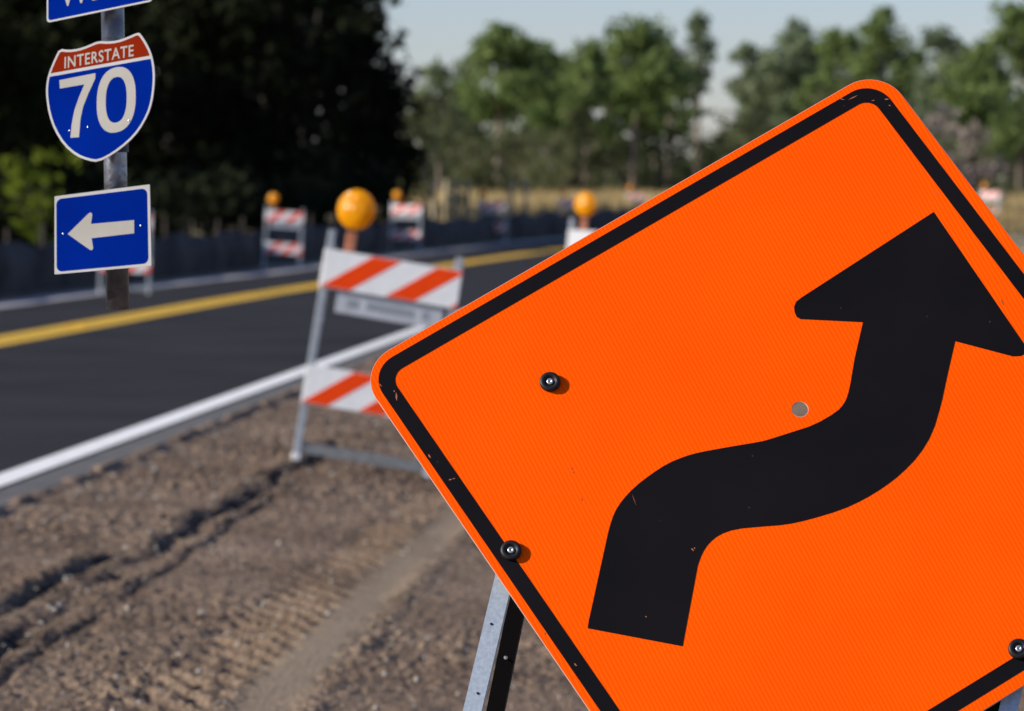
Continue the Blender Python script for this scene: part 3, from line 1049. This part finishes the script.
def orange_face():
    m = bpy.data.materials.new("orange_prismatic_sheeting")
    m.use_nodes = True
    n, l = m.node_tree.nodes, m.node_tree.links
    b = n["Principled BSDF"]
    b.inputs["Roughness"].default_value = .6
    b.inputs["Specular IOR Level"].default_value = .04
    tc = n.new("ShaderNodeTexCoord")
    mp = n.new("ShaderNodeMapping"); mp.inputs["Rotation"].default_value = (0, rad(38), 0)
    l.new(tc.outputs["Object"], mp.inputs[0])
    wv = n.new("ShaderNodeTexWave"); wv.wave_type = 'BANDS'; wv.bands_direction = 'X'
    wv.inputs["Scale"].default_value = 52; wv.inputs["Distortion"].default_value = .6; wv.inputs["Detail"].default_value = 1
    l.new(mp.outputs[0], wv.inputs[0])
    nz = n.new("ShaderNodeTexNoise"); nz.inputs["Scale"].default_value = 3.0; nz.inputs["Detail"].default_value = 8
    l.new(tc.outputs["Object"], nz.inputs[0])
    r1 = n.new("ShaderNodeValToRGB")
    r1.color_ramp.elements[0].color = (.97, .086, .0, 1); r1.color_ramp.elements[1].color = (1.0, .124, .0, 1)
    l.new(wv.outputs["Fac"], r1.inputs[0])
    r2 = n.new("ShaderNodeValToRGB")
    r2.color_ramp.elements[0].position = .3; r2.color_ramp.elements[1].position = .7
    r2.color_ramp.elements[0].color = (1.0, .84, .8, 1); r2.color_ramp.elements[1].color = (1, 1, 1, 1)
    l.new(nz.outputs["Fac"], r2.inputs[0])
    mx = n.new("ShaderNodeMix"); mx.data_type = 'RGBA'; mx.blend_type = 'MULTIPLY'; mx.inputs[0].default_value = 1
    l.new(r1.outputs[0], mx.inputs[6]); l.new(r2.outputs[0], mx.inputs[7])
    l.new(mx.outputs[2], b.inputs["Base Color"])
    return m
M_oface = orange_face()
def black_vinyl():
    m = mat("black_vinyl", (.0050, .0042, .0050), rough=.5, spec=.10, col2=(.0080, .0066, .0078), scale=5, detail=8)
    n, l = m.node_tree.nodes, m.node_tree.links
    b = n["Principled BSDF"]
    src = b.inputs["Base Color"].links[0].from_socket
    tc = n.new("ShaderNodeTexCoord")
    v = n.new("ShaderNodeTexVoronoi"); v.inputs["Scale"].default_value = 42
    l.new(tc.outputs["Object"], v.inputs[0])
    r = n.new("ShaderNodeValToRGB")
    r.color_ramp.elements[0].position = .035; r.color_ramp.elements[0].color = (1, 1, 1, 1)
    r.color_ramp.elements[1].position = .075; r.color_ramp.elements[1].color = (0, 0, 0, 1)
    l.new(v.outputs["Distance"], r.inputs[0])
    sc = n.new("ShaderNodeSeparateColor"); l.new(v.outputs["Color"], sc.inputs[0])
    g = n.new("ShaderNodeMath"); g.operation = 'GREATER_THAN'; g.inputs[1].default_value = .90
    l.new(sc.outputs[1], g.inputs[0])
    mu = n.new("ShaderNodeMath"); mu.operation = 'MULTIPLY'
    l.new(r.outputs[0], mu.inputs[0]); l.new(g.outputs[0], mu.inputs[1])
    mx = n.new("ShaderNodeMix"); mx.data_type = 'RGBA'
    l.new(mu.outputs[0], mx.inputs[0]); l.new(src, mx.inputs[6]); mx.inputs[7].default_value = (.05, .045, .05, 1)
    l.new(mx.outputs[2], b.inputs["Base Color"])
    return m
M_vinyl = black_vinyl()
M_alu = mat("aluminium_edge", (.70, .50, .38), rough=.5, metal=.3)

hd = .457 * math.sqrt(2)
diamond = [(-hd, 0), (0, hd), (hd, 0), (0, -hd)]
hole = sp(800, 410)
outer = rounded(diamond, .056, 10)
panel = plate("panel", [outer, circle(hole[0], hole[1], .0115)], .0022, M_alu, sign, 0.0)
face = plate("orange_face", [rounded([(x * (1 - .0007 / hd * 1.4), z * (1 - .0007 / hd * 1.4)) for x, z in diamond], .055, 10),
             circle(hole[0], hole[1], .0122)], .0004, M_oface, sign, -.0022)
k1 = 1 - .0155 * math.sqrt(2) / hd; k2 = 1 - .0385 * math.sqrt(2) / hd
bo = rounded([(x * k1 - .0045, z * k1) for x, z in diamond], .042, 10)
bi = rounded([(x * k2 - .0045, z * k2) for x, z in diamond], .022, 10)
def nick(poly, pts):           # small chips in the vinyl edge
    return poly
border = plate("border", [bo, bi], .0004, M_vinyl, sign, -.0026)

A = [(587.6, 629), (588.6, 622), (605.5, 545)]
A += smooth_open([(605.5, 545), (609, 529), (614.3, 513), (622.2, 500.8), (634.5, 487.7), (650.3, 475.4), (667.9, 463.9), (685.4, 456.9), (699.5, 453),
      (729.4, 447.6), (760, 442.5), (767, 440.8), (791.8, 432.9), (814.3, 425.7), (836.8, 412.6), (844.6, 403.6), (848, 394.6), (850.3, 384)], 1)[1:]
A += [(854.3, 360), (862.8, 323)]
A += [(800.5, 319.9), (796.6, 317.8), (794.4, 313), (794, 307.5), (796, 302.5), (801.4, 298.3), (933.5, 212.8),
      (1024, 345), (1026.5, 350.5), (1025, 354.5), (1020.5, 356.8), (1012.5, 357.2), (954.9, 342)]
A += smooth_open([(954.9, 342), (948.9, 368), (944.5, 388), (941.3, 403.5), (932.4, 434), (918.5, 456.7), (900.8, 474.8), (884, 487.8), (863.8, 500.2),
      (841.3, 510.7), (807.5, 520.8), (785, 525.6), (760, 527.4), (734.7, 529.8), (718.8, 535.5), (708.5, 544), (702, 554), (697.7, 566)], 1)[1:]
A += [(682.5, 647)]
arrow = plate("arrow", [[sp(*p) for p in A]], .0004, M_vinyl, sign, -.0026)

# scratches and chips where the vinyl lets the orange through
M_scr = mat("scratch_in_vinyl", (.40, .12, .05), rough=.7)
SCRATCH = [(570, 468, 572, 470, .9), (572, 472, 573, 474, .6), (580, 498, 582, 502, .4), (838, 99, 845, 101, .9), (1000, 300, 1003, 306, .5), (379, 384.5, 382, 387.5, .9), (396, 393, 397, 402, 1.6), (394, 391, 394.5, 393, 1.2), (428, 455, 431, 459, 1.5), (448.5, 481, 452, 480, 1.3), (452, 480, 455.5, 479, .8),
           (875, 101, 871, 102, .8), (848, 101, 858, 96, .9), (884, 100.5, 889, 100, 1.4), (888.5, 106, 890.5, 107, 1.2), (691, 549, 694, 552, 1.3), (694, 548, 695, 550, 1),
           (574, 664, 577, 667, 1.4), (544, 633, 545, 635, 1), (645, 617, 647, 618, 1), (932, 192, 940, 196, .5), (907, 150, 912, 152, .5), (632, 495, 636, 506, .35),
           (588, 621, 588.8, 619, 1.1)]
for x0, y0, x1, y1, wd in SCRATCH:
    bm = bmesh.new()
    a = Vector(sp(x0, y0)); b = Vector(sp(x1, y1))
    d = (b - a).normalized() * 1.0; nrm = Vector((-d.y, d.x)) * wd * .00085
    pts = [a, a + (b - a) * .4 + nrm, b, a + (b - a) * .55 - nrm]
    bm.faces.new([bm.verts.new((p.x, -.0031, p.y)) for p in pts])
    r_ = bmesh.ops.extrude_face_region(bm, geom=list(bm.faces))
    bmesh.ops.translate(bm, vec=(0, -.0002, 0), verts=[g for g in r_["geom"] if isinstance(g, bmesh.types.BMVert)])
    obj("scratch", bm, M_scr, border)

# bolts
M_washer = mat("black_nylon_washer", (.010, .0095, .010), rough=.5, spec=.3)
M_screw = mat("zinc_screw", (.60, .60, .60), rough=.35, metal=.8)
for px, py in ((550, 383.5), (511, 552), (1018.5, 650.5)):
    u, v = sp(px, py)
    M = Matrix.Translation((u, -.0027, v)) @ Matrix.Rotation(math.pi / 2, 4, 'X')
    bm = bmesh.new()
    lathe(bm, [(.0145, 0), (.0150, .0015), (.0150, .0048), (.0138, .0068), (.0105, .0074), (.0080, .0066), (.0072, .0040), (0, .0040)], 36, M)
    b_ = obj("bolt_washer", bm, M_washer, sign, True)
    bm = bmesh.new()
    lathe(bm, [(.0050, .0040), (.0050, .0050), (.0040, .0060), (.0018, .0064), (.0018, .0052), (0, .0052)], 20, M)
    obj("screw_head", bm, M_screw, b_, True)

# folding stand behind the sign
Ru = SR
def w2l(p): return Ru.transposed() @ (Vector(p) - Vector(ST))
gz = lambda x, y: float(base_z(x, y)) + .01
M_legg = mat("galvanised_leg", (.40, .46, .50), rough=.5, metal=.45, col2=(.55, .61, .64), scale=160, detail=3, bump=.1)
M_legd = mat("dark_leg", (.004, .0035, .004), spec=.1, rough=.6)  # near-black colour for the rear legs, their cross bar and the hole dots
for (pa, pb, side) in (((550, 383.5), (489, 640), -1), ((1057.5, 480), (1012, 693), 1)):
    u1, v1 = sp(*pa, .012); u2, v2 = sp(*pb, .012)
    d = Vector((u2 - u1, 0, v2 - v1)).normalized()
    top = Vector((u1, .012, v1)) - d * .10
    # run down to the ground
    t = .2
    while True:
        P = Vector(ST) + Ru @ (top + d * t)
        if P.z < gz(P.x, P.y) or t > 3: break
        t += .005
    end = top + d * t
    bm = bmesh.new()
    angle_bar(bm, top, end, .0255, .003, (d.z * -1, 0, d.x) if False else Vector((0, 1, 0)).cross(d), (0, 1, 0))
    up_ = obj("front_leg", bm, M_legg, sign)
    bm = bmesh.new()
    for q in np.arange(.06, t - .05, .105):
        c = top + d * q
        M = Matrix.Translation((c.x + (.002 if q % .2 > .1 else -.002), c.y - .0005, c.z)) @ Matrix.Rotation(math.pi / 2, 4, 'X')
        lathe(bm, [(0, 0), (.0018, 0), (.0018, .0006), (0, .0006)], 12, M)
    obj("bolt_hole", bm, M_legd, up_)
    # rear leg
    zt = top + d * .10 + Vector((.014 if side < 0 else -.004, .035, 0))
    fx = -.159 if side < 0 else .56
    foot = w2l((fx, 6.85, gz(fx, 6.85)))
    bm = bmesh.new()
    dd = (foot - zt).normalized()
    xd = Vector((0, 1, 0)).cross(dd)
    angle_bar(bm, zt, foot, .026, .003, xd, (0, 1, 0))
    rl_ = obj("rear_leg", bm, M_legd, sign)
    bm = bmesh.new()
    for q in (.28, .44, .60, .8):
        c = zt + dd * q
        M = Matrix.Translation((c.x, c.y - .001, c.z)) @ Matrix.Rotation(math.pi / 2, 4, 'X')
        lathe(bm, [(0, 0), (.003, 0), (.003, .0015), (0, .002)], 12, M)
    obj("rivet", bm, M_screw, rl_)
    if side < 0: endL, footL = end, foot
    else: endR, footR = end, foot
bm = bmesh.new()
bar(bm, endL + (top - end).normalized() * .12, endR + (top - end).normalized() * .12, .025, .003, bevel=.0005)
obj("cross_bar", bm, M_legg, sign)
bm = bmesh.new()
bar(bm, footL.lerp(endL, 0) + Vector((0, 0, .1)), footR + Vector((0, 0, .1)), .025, .003, bevel=.0005)
obj("cross_bar", bm, M_legd, sign)

# ------------------------------------------------------------------ blue route signs on their pole
M_blue = mat("blue_sheeting", (.0004, .011, .150), rough=.9, col2=(.0006, .014, .185), scale=9, detail=6, spec=0.0)
M_red = mat("red_sheeting", (.15, .012, .003), rough=.7, col2=(.19, .016, .004), scale=9, detail=6, spec=0.0)
M_legend = mat("cream_legend", (.285, .270, .240), rough=.7, spec=.1, col2=(.335, .320, .290), scale=12, detail=6)
M_rimw = mat("pale_rim", (.33, .325, .32), rough=.65, spec=.1, col2=(.40, .395, .39), scale=12)
M_backa = mat("plate_back_aluminium", (.45, .45, .44), rough=.4, metal=.8)
M_pole = mat("mottled_steel_pole", (.08, .09, .125), rough=.30, metal=.85, col2=(.34, .35, .37), scale=14, detail=8, thr=(.35, .7), bump=.2)  # random mottle from dark bluish to pale grey
M_clamp = mat("black_clamp", (.015, .015, .018), rough=.5)

PX, PY = -.6535, 7.262
def pole_at(z):
    py = 200 - (z - CAMH) * F / PY
    px = 113.5 + (py - 15) * (4.2 / 285)
    return Vector(((px - 512) / F * PY, PY, z))
zb = CAMH - (309.5 - 200) / F * PY
post = empty("route_sign_post", pole_at(zb))
tag(post, "steel pole carrying the blue WEST, interstate 70 and left-arrow plates", "sign post")
PO = post.location.copy()
bm = bmesh.new()
tube(bm, [pole_at(zb) - PO, pole_at(1.3) - PO, pole_at(2.0) - PO, pole_at(2.75) - PO], .0190, 32)
pole = obj("pole", bm, M_pole, post, False)
for p in pole.data.polygons:
    p.use_smooth = len(p.vertices) == 4
# overhead arm and mast that carry the hanging pole (outside the picture)
mast_x, mast_y = -3.3, 7.0
bm = bmesh.new()
tube(bm, [Vector((mast_x, mast_y, 0)) - PO, Vector((mast_x, mast_y, 2.8)) - PO], [.06, .05], 20)
obj("mast", bm, M_pole, post, True)
bm = bmesh.new()
tube(bm, [Vector((mast_x, mast_y, 2.70)) - PO, pole_at(2.72) - PO + Vector((.08, 0, 0))], .028, 16)
obj("arm", bm, M_pole, post, True)

def sign_plate(name, vec, t, off):
    R = rot_from_vec(vec)
    e = bpy.data.objects.new(name, None)
    return R

def plate_obj(name, vec, t, outline, m):
    R = rot_from_vec(vec)
    o = plate(name, [outline], .0016, m, None, 0.0)
    o.parent = post
    o.matrix_local = Matrix.Translation(Vector(t) - PO) @ R.to_4x4()
    return o, R, (lambda px, py: to_plane(px, py, t, R))

def bolts(parent, pts, r=.0017):
    for (u, v) in pts:
        bm = bmesh.new()
        M = Matrix.Translation((u, -.0022, v)) @ Matrix.Rotation(math.pi / 2, 4, 'X')
        lathe(bm, [(r, 0), (r, .0009), (r * .6, .0014), (0, .0015)], 14, M)
        obj("mounting_bolt", bm, M_screw, parent, True)

def clamp(parent, R, t, v, h=.018):
    """strap round the pole with a stub that reaches the plate"""
    c = Vector(t) + R @ Vector((0, 0, v))
    p = pole_at(c.z)
    bm = bmesh.new()
    M = Matrix.Translation(p)
    lathe(bm, [(.0192, -h / 2), (.0225, -h / 2), (.0225, h / 2), (.0192, h / 2)], 24, M)
    n = (R @ Vector((0, 1, 0)))
    d = (p - c); q = c + n * max(.004, d.dot(n) - .018) + (d - n * d.dot(n)) * .9
    q0 = c + (d - n * d.dot(n)) * .9 + n * .0004
    bar(bm, q0, q, .014, h, bevel=.001)
    Mi = parent.matrix_local.inverted() @ Matrix.Translation(-PO)
    bmesh.ops.transform(bm, matrix=Mi, verts=bm.verts)
    obj("clamp", bm, M_clamp, parent)

# WEST plate
vec, t = (-0.2603, -0.0927, -0.4974), (-0.6731, 7.2, 1.6055)
w_, h_ = .2070, .1035
o, R, f = plate_obj("west_plate", vec, t, rounded([(-w_/2, -h_/2), (w_/2, -h_/2), (w_/2, h_/2), (-w_/2, h_/2)], .006, 5), M_rimw)
plate("blue_field", [rounded([(-w_/2 + .0032, -h_/2 + .0032), (w_/2 - .0032, -h_/2 + .0032), (w_/2 - .0032, h_/2 - .0032), (-w_/2 + .0032, h_/2 - .0032)], .005, 5)], .0003, M_blue, o, -.0016)
a = f(59.5, 8.2); b = f(139, -10)
text("lettering", "WEST", (a[0], a[1], b[0], a[1] + .052), M_legend, o, -.0021, bold=.02)
clamp(o, R, t, .02)

# interstate shield
vec, t = (-0.2692, -0.0802, -0.4745), (-0.6762, 7.2, 1.4111)
SH = [(60.1, 49), (69.3, 50.3), (79.1, 49), (88.8, 45.7), (98.6, 41.2), (108.4, 41.9), (118.1, 40.8), (127.9, 37.4), (138.6, 32.6), (141, 34), (146.2, 41.6), (151.7, 52.4),
      (154.6, 64.6), (155.4, 76.8), (154.6, 90), (152.6, 103), (148.7, 115), (140.1, 130.4), (129.1, 142.6), (113.3, 154.8), (98.6, 162.3), (88.8, 161), (76.6, 156.3), (64.4, 145.9),
      (54.7, 130.4), (49.2, 114.5), (46.8, 98.7), (46.5, 89), (47.6, 79.3), (50.4, 70), (55.3, 58.5)]
R = rot_from_vec(vec)
g = lambda px, py: to_plane(px, py, t, R)
sh = [g(*p) for p in SH]
sh = chaikin(sh, 1)
o, R, f = plate_obj("interstate_shield", vec, t, sh, M_rimw)
ins = inset(sh, .0040)
a, b = f(50.5, 77.0), f(149.9, 59.3)
blue = clip_half(ins, a, b, False)
plate("blue_field", [blue], .0003, M_blue, o, -.0016)
a2, b2 = f(51.6, 73.6), f(148.7, 56.1)
red = clip_half(ins, a2, b2, True)
plate("red_band", [red], .0003, M_red, o, -.0016)
# INTERSTATE
a, b = f(65.2, 69.3), f(134.4, 56.2)
cc = f(64.6, 57.2); c2 = f(134.0, 45.0)
text("interstate_lettering", "INTERSTATE", (a[0], (a[1] + b[1]) / 2, b[0], (cc[1] + c2[1]) / 2), M_legend, o, -.0021, bold=.012)
# numerals
seven = [(60.1, 80.5), (96.2, 73.4), (95.9, 78.9), (88.8, 94.5), (83.8, 107), (81.2, 119.4), (79.7, 137.5), (71.1, 138.1), (72.4, 124.3), (75.0, 110.9), (79.8, 97.2), (85.0, 84.7), (60.6, 88.9)]
plate("numeral_seven", [[f(*p) for p in seven]], .0003, M_legend, o, -.0019)
def sup(cx, cy, rx, ry, n=48, e=2.35, sh_=0.0):
    out = []
    for k in range(n):
        q = 2 * math.pi * k / n
        c_, s_ = math.cos(q), math.sin(q)
        x = math.copysign(abs(c_) ** (2 / e), c_) * rx; y = math.copysign(abs(s_) ** (2 / e), s_) * ry
        out.append((cx + x, cy + y))
    return out
ctr = f(116.9, 100.1)
rxo = (f(136.5, 97.5)[0] - f(97.5, 103.5)[0]) / 2; ryo = (f(119.6, 67.2)[1] - f(114, 133.2)[1]) / 2
rxi = (f(127.5, 98.2)[0] - f(106.5, 101.8)[0]) / 2; ryi = (f(118.4, 76.6)[1] - f(115.4, 122.7)[1]) / 2
plate("numeral_zero", [sup(ctr[0], ctr[1], rxo, ryo), sup(ctr[0], ctr[1], rxi, ryi)], .0003, M_legend, o, -.0019)
bolts(o, [f(70.4, 131), f(88.7, 127.5), f(129.8, 121)])
clamp(o, R, t, .055); clamp(o, R, t, -.074, .022)

# left arrow plate
vec, t = (-0.1429, -0.0641, -0.4393), (-0.6692, 7.2, 1.2004)
R = rot_from_vec(vec); g = lambda px, py: to_plane(px, py, t, R)
quad = [g(55, 274.5), g(152, 266), g(150.2, 184.5), g(55, 196.5)]
o, R, f = plate_obj("arrow_plate", vec, t, rounded(quad, .0012, 3), M_rimw)
q2 = [f(57.2, 272), f(149, 263.4), f(147.6, 188.3), f(56.9, 199.4)]
plate("blue_field", [rounded(q2, .010, 8)], .0003, M_blue, o, -.0016)
AR = [(68.3, 234.2), (89.2, 213.6), (91, 212.6), (92.6, 213.4), (92.9, 215.4), (91.7, 224.1), (134.7, 220.2), (134.9, 233.4), (92.3, 238.4), (93.8, 247.9), (93.2, 250), (91.4, 250.3), (89.6, 249.3)]
plate("white_arrow", [[f(*p) for p in AR]], .0003, M_legend, o, -.0019)
bolts(o, [f(64, 234), f(141.6, 225.8)])
clamp(o, R, t, .03); clamp(o, R, t, -.03)
